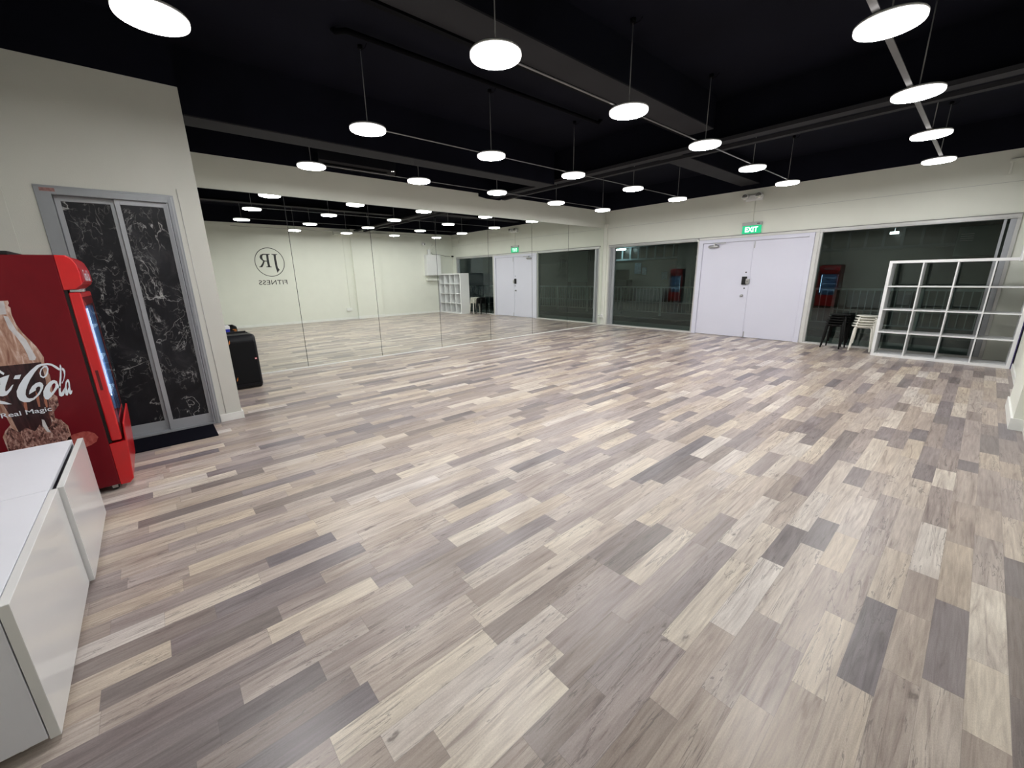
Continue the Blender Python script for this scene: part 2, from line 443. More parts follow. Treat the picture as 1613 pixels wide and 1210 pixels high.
def text_mb(s, w, h, mapf, thick=0.001, bold=0.0, spacing=1.0):
    """lettering scaled to width w and height h, lower left corner at (0,0)"""
    cu = bpy.data.curves.new('tmp_outline', 'FONT'); cu.body = s; cu.size = 1.0; cu.offset = bold; cu.space_character = spacing
    raw = curve_mb(cu, lambda x, y, z: (x, y, z), 0)
    xs = [v[0] for v in raw.v]; ys = [v[1] for v in raw.v]
    x0, x1, y0, y1 = min(xs), max(xs), min(ys), max(ys)
    if 'g' in s: y0 = 0.0
    out = MB()
    top = [mapf((x - x0) / (x1 - x0) * w, (y - y0) / (y1 - y0) * h, thick) for x, y, z in raw.v]
    return out.add(top, raw.f)

# ================================================================== THE SHELL
W, ZH, ZC = 7.31, 2.915, 3.35
YB = -10.42
struct('floor', MB().box(-0.2, W + .3, YB - .2, 0.02, -0.08, 0.0), 'floor')
struct('ceiling', MB().box(-0.2, W + .3, YB - .2, 0.2, ZC, ZC + .1), 'black')
# left wall (carries the mirrors)
struct('wall_left', MB().box(-0.15, 0.0, YB, 0.0, 0, ZH), 'wall')
struct('wall_right', MB().box(W, W + .15, YB, 0.15, 0, ZH), 'wall')
struct('wall_back', MB().box(0.0, W, YB - .12, YB, 0, ZH), 'wall')
# front wall above and beside the windows
fw = MB().box(-.15, W, 0.0, 0.14, 2.065, ZH)
fw.box(-.15, 0.15, 0.0, 0.14, 0, 2.065); fw.box(7.03, W, 0.0, 0.14, 0, 2.065)
struct('wall_front', fw, 'wall')
# plaster board joint above the doors
struct('trim_1', MB().box(0.1, W, -0.0035, 0.0, 2.492, 2.496), 'sign_grey')
# partition with the sliding door
PX = 2.118
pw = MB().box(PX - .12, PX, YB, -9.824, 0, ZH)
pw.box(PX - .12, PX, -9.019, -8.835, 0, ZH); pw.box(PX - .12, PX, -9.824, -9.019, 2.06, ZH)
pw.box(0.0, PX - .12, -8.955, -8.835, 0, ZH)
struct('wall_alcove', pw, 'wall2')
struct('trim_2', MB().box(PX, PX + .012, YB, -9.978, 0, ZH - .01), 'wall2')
struct('trim_3', MB().cyl((PX + .002, -8.965, 0.07), (PX + .002, -8.985, 2.12), 0.0022, 8), 'alu')
# black painted band between the pale walls and the ceiling
bb = MB().box(-0.15, 0.003, YB, 0.0, ZH, ZC)
struct('trim_4', bb, 'black')
struct('trim_5', MB().box(-.15, W, -0.003, 0.14, ZH, ZC), 'black')
struct('trim_6', MB().box(W - .003, W + .15, YB, 0.15, ZH, ZC), 'black')
struct('trim_7', MB().box(0, W, YB - .12, YB + .003, ZH, ZC), 'black')
struct('trim_8', MB().box(0.003, PX, YB, -8.835, ZH, ZC), 'black')
# step of the cross beam's bracket on the mirror wall
struct('trim_9', MB().prism([(-4.13, 2.86), (-3.93, 2.835), (-3.6, 2.835), (-3.40, 2.916), (-4.13, 2.916)], 0.0, 0.03, 'x'), 'black')
# ceiling beams: light bounced off the floor is coloured in as paler underside plates
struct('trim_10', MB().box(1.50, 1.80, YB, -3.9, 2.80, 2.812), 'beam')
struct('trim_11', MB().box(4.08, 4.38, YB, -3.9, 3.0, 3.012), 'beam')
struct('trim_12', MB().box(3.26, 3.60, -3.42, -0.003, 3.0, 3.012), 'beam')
struct('trim_22', MB().box(1.50, 1.80, YB, -3.9, 2.812, ZC), 'black')
struct('trim_23', MB().box(4.08, 4.38, YB, -3.9, 3.012, ZC), 'black')
struct('trim_24', MB().box(3.26, 3.60, -3.42, -0.003, 3.012, ZC), 'black')
struct('trim_13', MB().box(0.0, W, -3.86, -3.72, 2.85, 2.89), 'beam')
struct('trim_14', MB().box(0.0, W, -3.53, -3.45, 2.85, 2.89), 'beam')
struct('trim_15', MB().box(0.0, W, -3.72, -3.53, 2.93, ZC), 'black')
struct('trim_16', MB().box(4.03, 4.075, YB, -3.9, 2.985, 3.02), 'pipe')
# pillar on the right wall
struct('wall_pillar', MB().box(7.23, W, -3.98, -3.08, 0, ZH), 'wall')
# skirtings
struct('baseboard_pillar', MB().box(7.216, 7.23, -3.994, -3.066, 0, 0.10).box(7.23, W, -3.994, -3.98, 0, .10).box(7.23, W, -3.08, -3.066, 0, .10), 'skirt')
struct('baseboard_right', MB().box(7.298, W, -3.066, -0.004, 0, 0.075).box(7.298, W, YB, -3.994, 0, .075), 'skirt')
struct('baseboard_partition', MB().box(PX, PX + .014, -9.018, -8.821, 0, 0.075).box(0.01, PX + .014, -8.835, -8.821, 0, .075), 'skirt', bevel=0.002)
struct('baseboard_left', MB().box(0.0, 0.022, -8.82, -0.065, 0, 0.014), 'skirt')
struct('baseboard_front', MB().box(0.15, 2.545, -0.03, -0.001, 0, 0.016).box(4.70, 7.03, -0.03, -0.001, 0, 0.016), 'alu_edge')
# corner conduit box with a socket
struct('trim_17', MB().box(0.004, 0.10, -0.062, -0.001, 0.0, 2.60), 'wall', bevel=0.003)
struct('trim_18', MB().box(0.10, 0.15, -0.018, -0.001, 0.0, 2.05), 'wall')

# ------------------------------------------------------------------ mirrors
struct('trim_25', MB().box(0.0, 0.0015, -8.815, -0.066, 0.015, 2.505), 'blk')
ms = [-0.066, -1.46, -2.69, -3.935, -5.165, -6.395, -7.625, -8.815]
ordinal = ['first', 'second', 'third', 'fourth', 'fifth', 'sixth', 'seventh']
mw = ['beside the white corner post at the glass wall', 'second from the corner post at the glass wall',
      'third from the corner post at the glass wall', 'fourth from the corner post, middle of the mirror wall',
      'fifth from the corner post at the glass wall', 'showing the top of the round wall logo in its left half',
      'nearest the sliding door partition, behind the black speaker']
for k in range(7):
    o = build('mirror_panel', MB().box(0.0016, 0.0075, ms[k + 1] + .0035, ms[k] - .0035, 0.015, 2.505), 'mirror', loc=(0, (ms[k] + ms[k + 1]) / 2, 0.015))
    tag(o, 'tall frameless mirror panel ' + mw[k], 'mirror', 'mirror panels along the left wall')

# ------------------------------------------------------------------ windows and doors
def window(n, x0, x1, extra):
    t = thing('window_%d' % n, ((x0 + x1) / 2, 0, 0), kind='structure')
    f = MB().box(x0, x1, -0.028, 0.07, 2.005, 2.065).box(x0, x0 + .04, -0.02, 0.07, 0.016, 2.005)
    f.box(x1 - .04, x1, -0.02, 0.07, 0.016, 2.005).box(x0 + .04, x1 - .04, -0.02, 0.07, 0.016, 0.03)
    build('window_frame', f, 'alu', t, bevel=0.003)
    e = MB()
    for a, b_ in extra: e.box(a, b_, 0.0, 0.06, 0.03, 2.005)
    build('sliding_track', e, 'alu_mid', t, bevel=0.002)
    build('head_track', MB().box(x0 + .04, x1 - .04, -0.036, -0.028, 2.015, 2.032), 'steel', t)
    build('pane', MB().box(x0 + .04, x1 - .04, 0.028, 0.034, 0.03, 2.005), 'glass', t)
    return t
window(1, 0.15, 2.545, [(0.19, 0.215), (0.225, 0.25), (0.262, 0.33)])
window(2, 4.72, 7.03, [(6.93, 6.99), (6.87, 6.90)])
struct('trim_19', MB().box(2.5, 4.72, -0.028, 0.1, 2.02, 2.065), 'alu_edge', bevel=0.003)
struct('trim_26', MB().box(0.15, 7.03, -0.0295, 0.0, 2.0655, 2.074), 'shadow_line')  # shadow gap under the wall's lower edge, painted as a dark strip
struct('trim_20', MB().box(4.655, 4.72, -0.024, 0.1, 0, 2.02), 'alu_edge', bevel=0.004)

# double door
d = thing('door_1', (3.6, -0.02, 0), kind='structure')
fr_ = MB().box(2.545, 2.636, -0.045, 0.05, 0, 2.018).box(4.572, 4.655, -0.045, 0.05, 0, 2.018).box(2.636, 4.572, -0.045, 0.05, 1.948, 2.018)
build('door_frame', fr_, 'door', d, bevel=0.004)
l1 = build('door_leaf', MB().box(2.638, 3.637, -0.022, 0.022, 0.006, 1.946), 'door', d, bevel=0.002)
l2 = build('door_leaf', MB().box(3.642, 4.570, -0.022, 0.022, 0.006, 1.946), 'door', d, bevel=0.002)
build('astragal', MB().box(3.620, 3.643, -0.030, -0.022, 0.01, 1.944), 'door', d, bevel=0.001)
build('flush_bolt', MB().box(3.655, 3.672, -0.028, -0.022, 1.80, 1.93), 'steel', l2, bevel=0.001)
build('flush_bolt', MB().box(3.655, 3.672, -0.028, -0.022, 0.01, 0.13), 'steel', l2, bevel=0.001)
cl = build('door_closer', MB().lathe([(0.0, -.105), (.02, -.105), (.03, -.08), (.03, .08), (.02, .105), (0.0, .105)], (2.87, -0.055, 1.873), 20, 'x'), 'steel', l1, bevel=0)
build('closer_arm', MB().box(2.88, 3.12, -0.075, -0.065, 1.925, 1.942).box(2.875, 2.91, -0.08, -0.05, 1.89, 1.944), 'steel', d, bevel=0.002)
build('lock_body', MB().box(3.505, 3.60, -0.052, -0.022, 1.088, 1.25), 'blk', l1, bevel=0.008)
build('lock_latch', MB().box(3.585, 3.655, -0.058, -0.022, 1.10, 1.205), 'steel', l1, bevel=0.008)
build('lock_keyhole', MB().lathe([(0.008, 0.0), (0.008, 0.004)], (3.618, -0.058, 1.15), 12, 'y').box(3.52, 3.545, -0.056, -0.051, 1.11, 1.145), 'blk', l1)
for xx, zz, rr in ((3.565, 1.333, 0.014), (3.566, 1.015, 0.014)):
    build('peep_hole', MB().lathe([(rr, 0), (rr, 0.005), (rr * .6, 0.007)], (xx, -0.022, zz), 16, 'y'), 'blk', l1)
build('door_knob', MB().lathe([(0.028, 0), (0.028, 0.006), (0.012, 0.012), (0.022, 0.03), (0.024, 0.04), (0.012, 0.047)], (3.538, -0.022, 0.865), 20, 'y'), 'steel', l1)
o = build('glint_box', MB().box(2.50, 2.545, -0.055, -0.0295, 2.00, 2.035), 'skirt', loc=(2.52, -0.04, 2.0), bevel=0.004)  # white box in place of a bright reflected spot at the header
tag(o, 'small white sensor box above the top left corner of the white double door', 'glint')

# marble sliding door
d = thing('door_2', (PX, -9.42, 0), kind='structure')
f = MB().box(PX - .10, PX + .010, -9.824, -9.74, 0, 2.06).box(PX - .10, PX + .010, -9.062, -9.019, 0, 2.06).box(PX - .10, PX + .010, -9.74, -9.062, 2.0, 2.06)
f.box(PX - .10, PX + .006, -9.74, -9.062, 0, 0.02)
build('door_frame', f, 'alu_dark', d, bevel=0.003)
build('head_rail', MB().box(PX + .010, PX + .014, -9.824, -9.019, 2.048, 2.060), 'alu_dark', d)
build('jamb_strip', MB().box(PX + .010, PX + .016, -9.040, -9.030, 0, 2.045).box(PX - .005, PX + .013, -9.073, -9.066, 0, 2.0), 'alu_mid', d)
build('rail_sticker', MB().box(PX + .010, PX + .0115, -9.795, -9.715, 2.018, 2.042), 'sticker', d)
build('door_latch', MB().box(PX + .010, PX + .018, -9.052, -9.044, 0.95, 1.12), 'alu_mid', d, bevel=0.002)
for y0, y1, xo in ((-9.738, -9.395, -0.052), (-9.402, -9.064, -0.018)):
    leaf = MB().box(PX + xo - .028, PX + xo, y0, y0 + .032, 0.02, 2.0).box(PX + xo - .028, PX + xo, y1 - .034, y1, 0.02, 2.0)
    leaf.box(PX + xo - .028, PX + xo, y0 + .032, y1 - .034, 1.962, 2.0).box(PX + xo - .028, PX + xo, y0 + .032, y1 - .034, 0.02, 0.108)
    lf = build('door_leaf', leaf, 'alu_mid', d, bevel=0.002)
    build('marble_panel', MB().box(PX + xo - .020, PX + xo - .008, y0 + .032, y1 - .034, 0.108, 1.962), 'marble', lf)
o = build('doormat', MB().box(2.15, 2.54, -9.72, -9.085, 0.0, 0.010), 'mat', loc=(2.34, -9.4, 0), bevel=0.004)
tag(o, 'thin black doormat on the floor in front of the marble sliding door', 'doormat')

# ------------------------------------------------------------------ pendant lamps
ZL = 2.672
lamp = thing('pendant_lamp', (0, 0, ZL), 'x', 'lamp', 'round disc pendant lamps')
build('lamp_housing', MB().lathe([(0.140, 0.038), (0.156, 0.036), (0.163, 0.028), (0.163, 0.022), (0.158, 0.020)], (0, 0, ZL), 48), 'housing', lamp)
build('diffuser', MB().lathe([(0.152, 0.004), (0.152, 0.001), (0.146, -0.001)], (0, 0, ZL), 48), 'lamp', lamp)
build('diffuser_rim', MB().lathe([(0.1605, 0.022), (0.1615, 0.010), (0.159, 0.003), (0.153, 0.0), (0.1525, 0.010)], (0, 0, ZL), 48), 'rim', lamp)
build('cord', MB().cyl((0, 0, ZL + .03), (0, 0, ZC - .025), 0.0042, 8), 'cord', lamp)
build('ceiling_hook', MB().cyl((0, 0, ZC - .03), (0, 0, ZC), 0.022, 14).tube([(0, 0, ZC - .04), (.05, .02, ZC - .03), (.07, .03, ZC)], 0.003, 6), 'pipe', lamp)
rows = [
    ('row nearest the mirrors', [(1.148, -7.54), (1.212, -6.109), (1.223, -4.667), (1.119, -3.114), (1.099, -1.623)]),
    ('second row from the mirrors', [(2.804, -7.514), (2.83, -6.068), (2.789, -4.576), (2.772, -3.066), (2.742, -1.53)]),
    ('third row from the mirrors', [(4.571, -7.42), (4.581, -5.964), (4.568, -4.483), (4.51, -2.931), (4.504, -1.434)]),
    ('row along the right wall', [(6.238, -5.908), (6.234, -4.466), (6.206, -2.927), (6.172, -1.372)]),
]
first = True
for desc, pts in rows:
    n = len(pts)
    for k, (x, y) in enumerate(pts):
        fromwin = n - 1 - k
        pos = ['nearest the windows', 'second from the windows', 'third from the windows', 'fourth from the windows', 'farthest from the windows'][fromwin]
        if n == 4 and k == 0: pos = 'largest in the picture'
        lab = 'lit disc pendant lamp %s, %s' % (pos, desc)
        if first: lamp.location = (x, y, ZL); lamp['label'] = lab; first = False
        else: dup(lamp, (x, y, ZL), lab)
dup(lamp, (5.12, -9.06, ZL), 'added unseen disc pendant lamp over the white cabinets by the photographer')  # added lamp out of view, brightens the near floor and cabinets
dup(lamp, (3.738, -9.054, ZL), 'large lit white disc pendant lamp high in front of the marble sliding door')
# flat metal rails that link the lamps of a row
for x, y0, y1, lab in ((1.16, -7.54, -1.60, 'thin grey rail linking the lamps nearest the mirror wall'),
                       (2.79, -7.51, -1.52, 'thin grey rail linking the second row of lamps from the mirrors'),
                       (4.545, -7.42, -1.42, 'thin grey rail linking the third row of lamps from the mirrors'),
                       (6.20, -7.42, -1.36, 'flat grey rail linking the lamps along the right wall')):
    hw = 0.018 if x > 6 else 0.008
    o = build('lamp_rail', MB().box(x - hw, x + hw, y0, y1, ZL + .038, ZL + .044), 'rail', loc=(x, (y0 + y1) / 2, ZL + .034))
    tag(o, lab, 'rail', 'rails linking the lamps')
# black ceiling pipe beside the second lamp row
o = build('ceiling_pipe', MB().tube([(2.90, -7.78, ZC), (2.96, -7.78, 3.31), (3.05, -7.73, 3.30), (3.05, -4.4, 3.30), (3.05, -4.34, ZC)], 0.022, 12), 'pipe', loc=(3.05, -6, 3.3))
tag(o, 'black pipe fixed under the dark ceiling above the second lamp row', 'pipe')
# black air conditioner by the mirror wall, high up
t = thing('air_conditioner', (0.12, -6.54, 2.96), 'black wall air conditioner high above the mirrors in the dark', 'air conditioner')
build('casing', MB().prism([(0.0035, 2.96), (0.17, 2.96), (0.21, 3.02), (0.22, 3.25), (0.0035, 3.25)], -7.14, -5.94, 'y'), 'gloss_blk', t, bevel=0.01)
build('air_vane', MB().box(0.16, 0.20, -7.10, -6.10, 2.965, 2.975), 'pipe', t)
build('indicator_light', MB().box(0.205, 0.212, -6.02, -6.01, 3.0, 3.008).box(0.205, 0.212, -5.99, -5.98, 3.005, 3.013), emit('indicator', (1, .97, .9), 3.0), t)

# ------------------------------------------------------------------ exit sign, emergency light
t = thing('exit_sign', (3.56, -0.03, 2.09), 'green lit exit sign above the white double door', 'sign')
build('sign_housing', MB().box(3.385, 3.745, -0.045, -0.0005, 2.235, 2.295), 'sign_grey', t, bevel=0.004)
build('sign_plate', MB().box(3.395, 3.740, -0.034, -0.016, 2.085, 2.235), 'green', t, bevel=0.002)
build('lettering', text_mb('EXIT', 0.235, 0.098, lambda a, b_, h: (3.448 + a, -0.0345 - h, 2.112 + b_), 0.001, bold=0.03), 'exit_white', t)
build('indicator', MB().box(3.66, 3.715, -0.047, -0.045, 2.255, 2.27), 'blk', t)
o = build('conduit', MB().cyl((3.565, -0.008, 2.296), (3.565, -0.008, 2.69), 0.0075, 8), 'wall', loc=(3.565, 0, 2.4))
tag(o, 'thin white conduit running up from the exit sign to the emergency light', 'conduit')
t = thing('emergency_light', (3.54, -0.05, 2.69), 'white emergency light with two round lamp heads above the exit sign', 'emergency light')
build('casing', MB().box(3.40, 3.70, -0.06, -0.0005, 2.69, 2.80), 'white', t, bevel=0.01)
for xx in (3.415, 3.66):
    hd = build('lamp_head', MB().lathe([(0.03, -0.055), (0.05, -0.03), (0.056, 0.02), (0.058, 0.045), (0.052, 0.048)], (xx, -0.115, 2.765), 24, 'y'), 'white', t)
    build('lamp_lens', MB().lathe([(0.0502, 0.0), (0.048, 0.006), (0.02, 0.008), (0.0, 0.009)], (xx, -0.1615, 2.765), 24, 'y'), 'lens', hd)
# conduit fittings at the top right of the glass wall
o = build('cable_trunking', MB().box(6.78, W, -0.03, -0.001, 2.752, 2.79).box(6.79, 6.815, -0.025, -0.001, 2.60, 2.752).box(6.76, 6.82, -0.03, -0.001, 2.588, 2.60), 'wall', loc=(7.0, 0, 2.7), bevel=0.003)
tag(o, 'pale L-shaped cable trunking high on the wall above the white cube shelf', 'trunking')
# socket on corner post
t = thing('wall_socket', (0.05, -0.07, 0.24), 'small white socket low on the white corner post', 'socket')
build('socket_plate', MB().box(0.008, 0.096, -0.095, -0.062, 0.195, 0.285), 'skirt', t, bevel=0.006)
for xx in (0.030, 0.062): build('socket_hole', MB().box(xx, xx + .010, -0.0965, -0.095, 0.23, 0.25), 'blk', t)

# ------------------------------------------------------------------ right wall: logo and fittings (seen in the mirrors)
wx = W - .0008
wm = lambda a, b_, h: (wx - h, a, b_)
t = thing('wall_logo', (wx, -6.43, 1.2), 'round black logo with letters and the word fitness on the right wall', 'logo')
N = 72
co = [(-6.432 + .392 * math.cos(2 * math.pi * k / N), 1.86 + .412 * math.sin(2 * math.pi * k / N)) for k in range(N)]
ci = [(-6.432 + .374 * math.cos(2 * math.pi * k / N), 1.86 + .394 * math.sin(2 * math.pi * k / N)) for k in range(N)]
build('ring', flat_mb([co, ci], wm, 0.001), 'paint_black', t)
J = [(-6.361, 2.095), (-6.201, 2.093), (-6.209, 2.076), (-6.244, 2.07), (-6.249, 1.979), (-6.247, 1.855), (-6.247, 1.754), (-6.236, 1.697), (-6.194, 1.628), (-6.222, 1.625), (-6.275, 1.549), (-6.302, 1.731), (-6.307, 1.81), (-6.306, 1.922), (-6.307, 2.013), (-6.309, 2.066), (-6.349, 2.075)]
build('letter', flat_mb([J], wm, 0.001), 'paint_black', t)
R1 = [(-6.403, 2.094), (-6.581, 2.094), (-6.646, 2.068), (-6.676, 2.007), (-6.665, 1.952), (-6.612, 1.897), (-6.606, 1.875), (-6.646, 1.809), (-6.692, 1.742), (-6.73, 1.725), (-6.727, 1.715), (-6.65, 1.717), (-6.611, 1.775), (-6.565, 1.875), (-6.554, 1.881), (-6.508, 1.879), (-6.502, 1.809), (-6.502, 1.742), (-6.546, 1.731), (-6.543, 1.717), (-6.404, 1.713), (-6.402, 1.728), (-6.441, 1.742), (-6.446, 1.809), (-6.446, 1.955), (-6.444, 2.066), (-6.406, 2.075)]
R2 = [(-6.502, 2.066), (-6.502, 2.01), (-6.504, 1.902), (-6.561, 1.904), (-6.597, 1.93), (-6.608, 1.986), (-6.6, 2.041), (-6.566, 2.066)]
build('letter', flat_mb([R1, R2], wm, 0.001), 'paint_black', t)
build('lettering', text_mb('FITNESS', 0.76, 0.132, lambda a, b_, h: (wx - h, -6.045 - a, 1.215 + b_), 0.001, bold=0.004, spacing=1.05), 'paint_black', t)

o = build('cable_trunking', MB().box(7.20, W - .0005, -4.52, -2.72, 2.715, 2.83), 'wall', loc=(7.25, -3.6, 2.7), bevel=0.004)
tag(o, 'pale box trunking across the top of the pillar on the right wall', 'trunking')
o = build('conduit', MB().box(7.285, W - .0005, -4.225, -4.19, 0.39, 2.715), 'wall', loc=(7.3, -4.2, 0.4), bevel=0.002)
tag(o, 'pale vertical conduit on the right wall running down to a white socket', 'conduit')
t = thing('wall_socket', (7.29, -4.25, 0.3), 'white double socket low on the right wall under the conduit', 'socket')
build('socket_plate', MB().box(7.272, W - .0005, -4.36, -4.18, 0.29, 0.39), 'skirt', t, bevel=0.006)
t = thing('electrical_cabinet', (7.21, -0.96, 1.41), 'white wall-mounted electrical cabinet near the corner by the cube shelf', 'cabinet')
build('casing', MB().box(7.115, W - .0005, -1.27, -0.67, 1.41, 2.16), 'white', t, bevel=0.006)
build('cabinet_door', MB().box(7.095, 7.113, -1.255, -0.675, 1.42, 2.15), 'white', t, bevel=0.004)
t = thing('wall_tray', (7.25, -1.0, 1.22), 'small pale tray box fixed to the wall below the electrical cabinet', 'box')
build('tray', MB().box(7.20, W - .0005, -1.24, -0.74, 1.22, 1.31), 'wall', t, bevel=0.006)
build('tray_lip', MB().box(7.19, 7.20, -1.24, -0.74, 1.22, 1.245), 'skirt', t)
t = thing('wifi_router', (7.2, -1.1, 2.16), 'white upright router box standing on the electrical cabinet', 'router')
build('router_body', MB().box(7.16, 7.24, -1.15, -1.06, 2.161, 2.35), 'white', t, bevel=0.008)
build('antenna', MB().cyl((7.2, -1.07, 2.34), (7.2, -1.07, 2.42), 0.004, 8), 'white', t)
o = build('power_cable', MB().tube([(7.23, -1.04, 2.22), (7.24, -0.98, 2.24), (7.26, -0.92, 2.19), (7.28, -0.80, 2.18), (7.29, -0.6, 2.175), (7.29, -0.3, 2.13), (7.295, -0.12, 2.12)], 0.006, 8), 'blk', loc=(7.2, -.8, 2.18))
tag(o, 'dark cable looping from the router on the electrical cabinet', 'cable')
t = thing('security_camera', (7.25, -1.29, 2.5), 'white dome security camera with black eye above the electrical cabinet', 'camera')
build('mount', MB().lathe([(0.045, 0), (0.045, -0.03), (0.03, -0.045)], (W - .0005, -1.29, 2.56), 20, 'x'), 'white', t)
hd = build('camera_head', MB().lathe([(0.0, -.155), (0.03, -.145), (0.055, -.115), (0.06, -.085), (0.045, -0.04)], (W, -1.29, 2.54), 20, 'x'), 'white', t)
build('camera_eye', MB().lathe([(0.0, -.172), (0.018, -.168), (0.024, -.15), (0.024, -0.14)], (W, -1.29, 2.53), 16, 'x'), 'blk', hd)
t = thing('wall_bell', (7.27, -0.87, 2.4), 'small pale oval wall unit on a short stalk above the router', 'wall unit')
build('bell_body', MB().lathe([(0.03, 0), (0.05, -0.02), (0.045, -0.05), (0.0, -0.06)], (W - .0005, -0.87, 2.50), 20, 'x'), 'wall', t)
build('stalk', MB().box(7.28, W - .0005, -0.885, -0.855, 2.33, 2.46), 'wall', t)
t = thing('security_camera', (7.2, -0.05, 2.1), 'small black bullet camera in the corner beside the window top', 'camera')
build('camera_body', MB().cyl((7.20, -0.10, 2.12), (7.20, -0.03, 2.12), 0.028, 16), 'blk', t)
build('camera_mount', MB().box(7.19, 7.30, -0.03, -0.0005, 2.10, 2.14), 'white', t, bevel=0.003)

# ------------------------------------------------------------------ white cube shelf
SX0, SX1, SY0, SY1, SZ = 5.828, 7.288, -0.694, -0.304, 1.468
t = thing('cube_shelf', ((SX0 + SX1) / 2, (SY0 + SY1) / 2, 0), 'white open-backed cube shelf, four by four, in front of the dark window', 'shelf')
T = 0.038; cw = (SX1 - SX0 - 2 * T - 3 * .016) / 4; chh = (SZ - 2 * T - 3 * .016) / 4
build('side_panel', MB().box(SX0, SX0 + T, SY0, SY1, T, SZ - T), 'white', t, bevel=0.0012)
build('side_panel', MB().box(SX1 - T, SX1, SY0, SY1, T, SZ - T), 'white', t, bevel=0.0012)
build('top_panel', MB().box(SX0, SX1, SY0, SY1, SZ - T, SZ), 'white', t, bevel=0.0012)
build('bottom_panel', MB().box(SX0, SX1, SY0, SY1, 0.0, T), 'white', t, bevel=0.0012)
for r in range(1, 4):
    z = T + r * chh + (r - 1) * .016
    build('shelf_board', MB().box(SX0 + T, SX1 - T, SY0 + .002, SY1 - .002, z, z + .016), 'white', t, bevel=0.0008)
for c in range(1, 4):
    x = SX0 + T + c * cw + (c - 1) * .016
    for r in range(4):
        z = T + r * (chh + .016)
        build('divider', MB().box(x, x + .016, SY0 + .003, SY1 - .003, z, z + chh), 'white', t, bevel=0.0008)
o = build('leaning_board', MB().box(7.290, 7.2975, -0.70, -0.35, 0.0, 1.25), 'navy', loc=(7.295, -.5, 0))
tag(o, 'dark purple board edge standing between the white cube shelf and the right wall', 'board')

# ------------------------------------------------------------------ stacked stools
def make_stool(name, material, label, group):
    t = thing(name, (0, 0, 0), label, 'stool', group)
    build('seat', MB().lathe([(0.0, 0.408), (0.145, 0.408), (0.160, 0.411), (0.164, 0.416), (0.160, 0.421), (0.148, 0.423), (0.0, 0.423)], (0, 0, 0), 36), material, t)
    for sx in (-1, 1):
        for sy in (-1, 1):
            pts = [(sx * .050, sy * .050, .396), (sx * .092, sy * .092, .396), (sx * .106, sy * .106, .388), (sx * .113, sy * .113, .365), (sx * .138, sy * .138, .010), (sx * .138, sy * .138, 0.0)]
            build('leg', MB().tube(pts, 0.0115, 10), material, t)
    build('seat_frame', MB().tube([(-.088, -.088, .395), (.088, -.088, .395)], 0.0105, 8).tube([(-.088, .088, .395), (.088, .088, .395)], 0.0105, 8).tube([(-.088, -.088, .395), (-.088, .088, .395)], 0.0105, 8).tube([(.088, -.088, .395), (.088, .088, .395)], 0.0105, 8), material, t)
    return t
lev = ['bottom', 'second from bottom', 'middle', 'second from top', 'top']
for name, material, colr, cx, cy, rz in (('metal_stool', 'stool_w', 'cream white', 5.615, -0.245, 0.12), ('metal_stool', 'stool_b', 'black', 5.235, -0.235, -0.10)):
    g_ = 'stacked %s stools' % colr
    beside = 'stack beside the cube shelf' if colr != 'black' else 'stack nearest the white double door'
    s0 = make_stool(name, material, '', g_)
    for k in range(5):
        loc = (cx + 0.008 * k, cy + .011 * k, 0.0425 * k)
        lab = '%s metal stool, %s of the %s %s' % (colr, lev[k], colr, beside)
        if k == 0: s0.location = loc; s0['label'] = lab; s0.rotation_euler = (0, 0, rz); q = s0
        else:
            q = dup(s0, loc, lab); q.rotation_euler = (0, 0, rz + (0.04 if k % 2 else 0))

# ------------------------------------------------------------------ black party speaker
t = thing('party_speaker', (0.67, -8.60, 0), 'tall black party speaker on the floor by the end of the partition wall', 'speaker')
bx0, bx1, by0, by1 = 0.52, 0.86, -8.76, -8.405
prof = [(bx0 + .02, 0.0), (bx1 - .05, 0.0), (bx1 - .006, 0.045), (bx1, 0.10), (bx1 - .004, 0.60), (bx1 - .022, 0.665), (bx1 - .06, 0.69), (bx0 + .04, 0.69), (bx0, 0.65), (bx0, 0.03)]
build('cabinet', MB().prism(prof, by0, by1, 'y'), 'gloss_blk', t, bevel=0.03, seg=4)
gp = [(bx1 - .03, 0.05), (bx1 + .004, 0.08), (bx1 + .008, 0.35), (bx1 + .003, 0.60), (bx1 - .02, 0.635), (bx1 - .04, 0.62)]
build('grille', MB().prism(gp, by0 + .025, by1 - .022, 'y'), 'grille', t, bevel=0.012, seg=3)
build('badge', MB().box(bx1 + .004, bx1 + .010, -8.455, -8.432, 0.375, 0.395), 'logo_red', t, bevel=0.002)
build('badge_mark', MB().box(bx1 + .010, bx1 + .0106, -8.450, -8.446, 0.378, 0.392).box(bx1 + .010, bx1 + .0106, -8.443, -8.437, 0.378, 0.392), 'vinyl_white', t)
for yy, zz in ((-8.70, 0.585), (-8.69, 0.12)):
    build('orange_clip', MB().prism([(yy, zz), (yy + .014, zz + .02), (yy + .018, zz + .055), (yy + .006, zz + .035)], bx1 - .004, bx1 + .011, 'x'), 'orange', t)
build('rear_clip', MB().box(bx0 - .012, bx0 + .002, -8.45, -8.42, 0.58, 0.64).box(bx0 - .012, bx0 + .002, -8.47, -8.43, 0.63, 0.645), 'orange', t, bevel=0.003)
build('carry_handle', MB().box(bx0 + .01, bx0 + .03, by0 + .05, by1 - .05, 0.675, 0.712).box(bx0 + .01, bx0 + .10, by0 + .04, by0 + .06, .675, .70).box(bx0 + .01, bx0 + .10, by1 - .06, by1 - .04, .675, .70), 'blk', t, bevel=0.006)
t = thing('storage_carton', (0.30, -8.64, 0), 'blue and white carton standing behind the black party speaker', 'carton')
build('carton_body', MB().box(0.24, 0.38, -8.74, -8.605, 0, 0.732), 'bluebox', t, bevel=0.004)
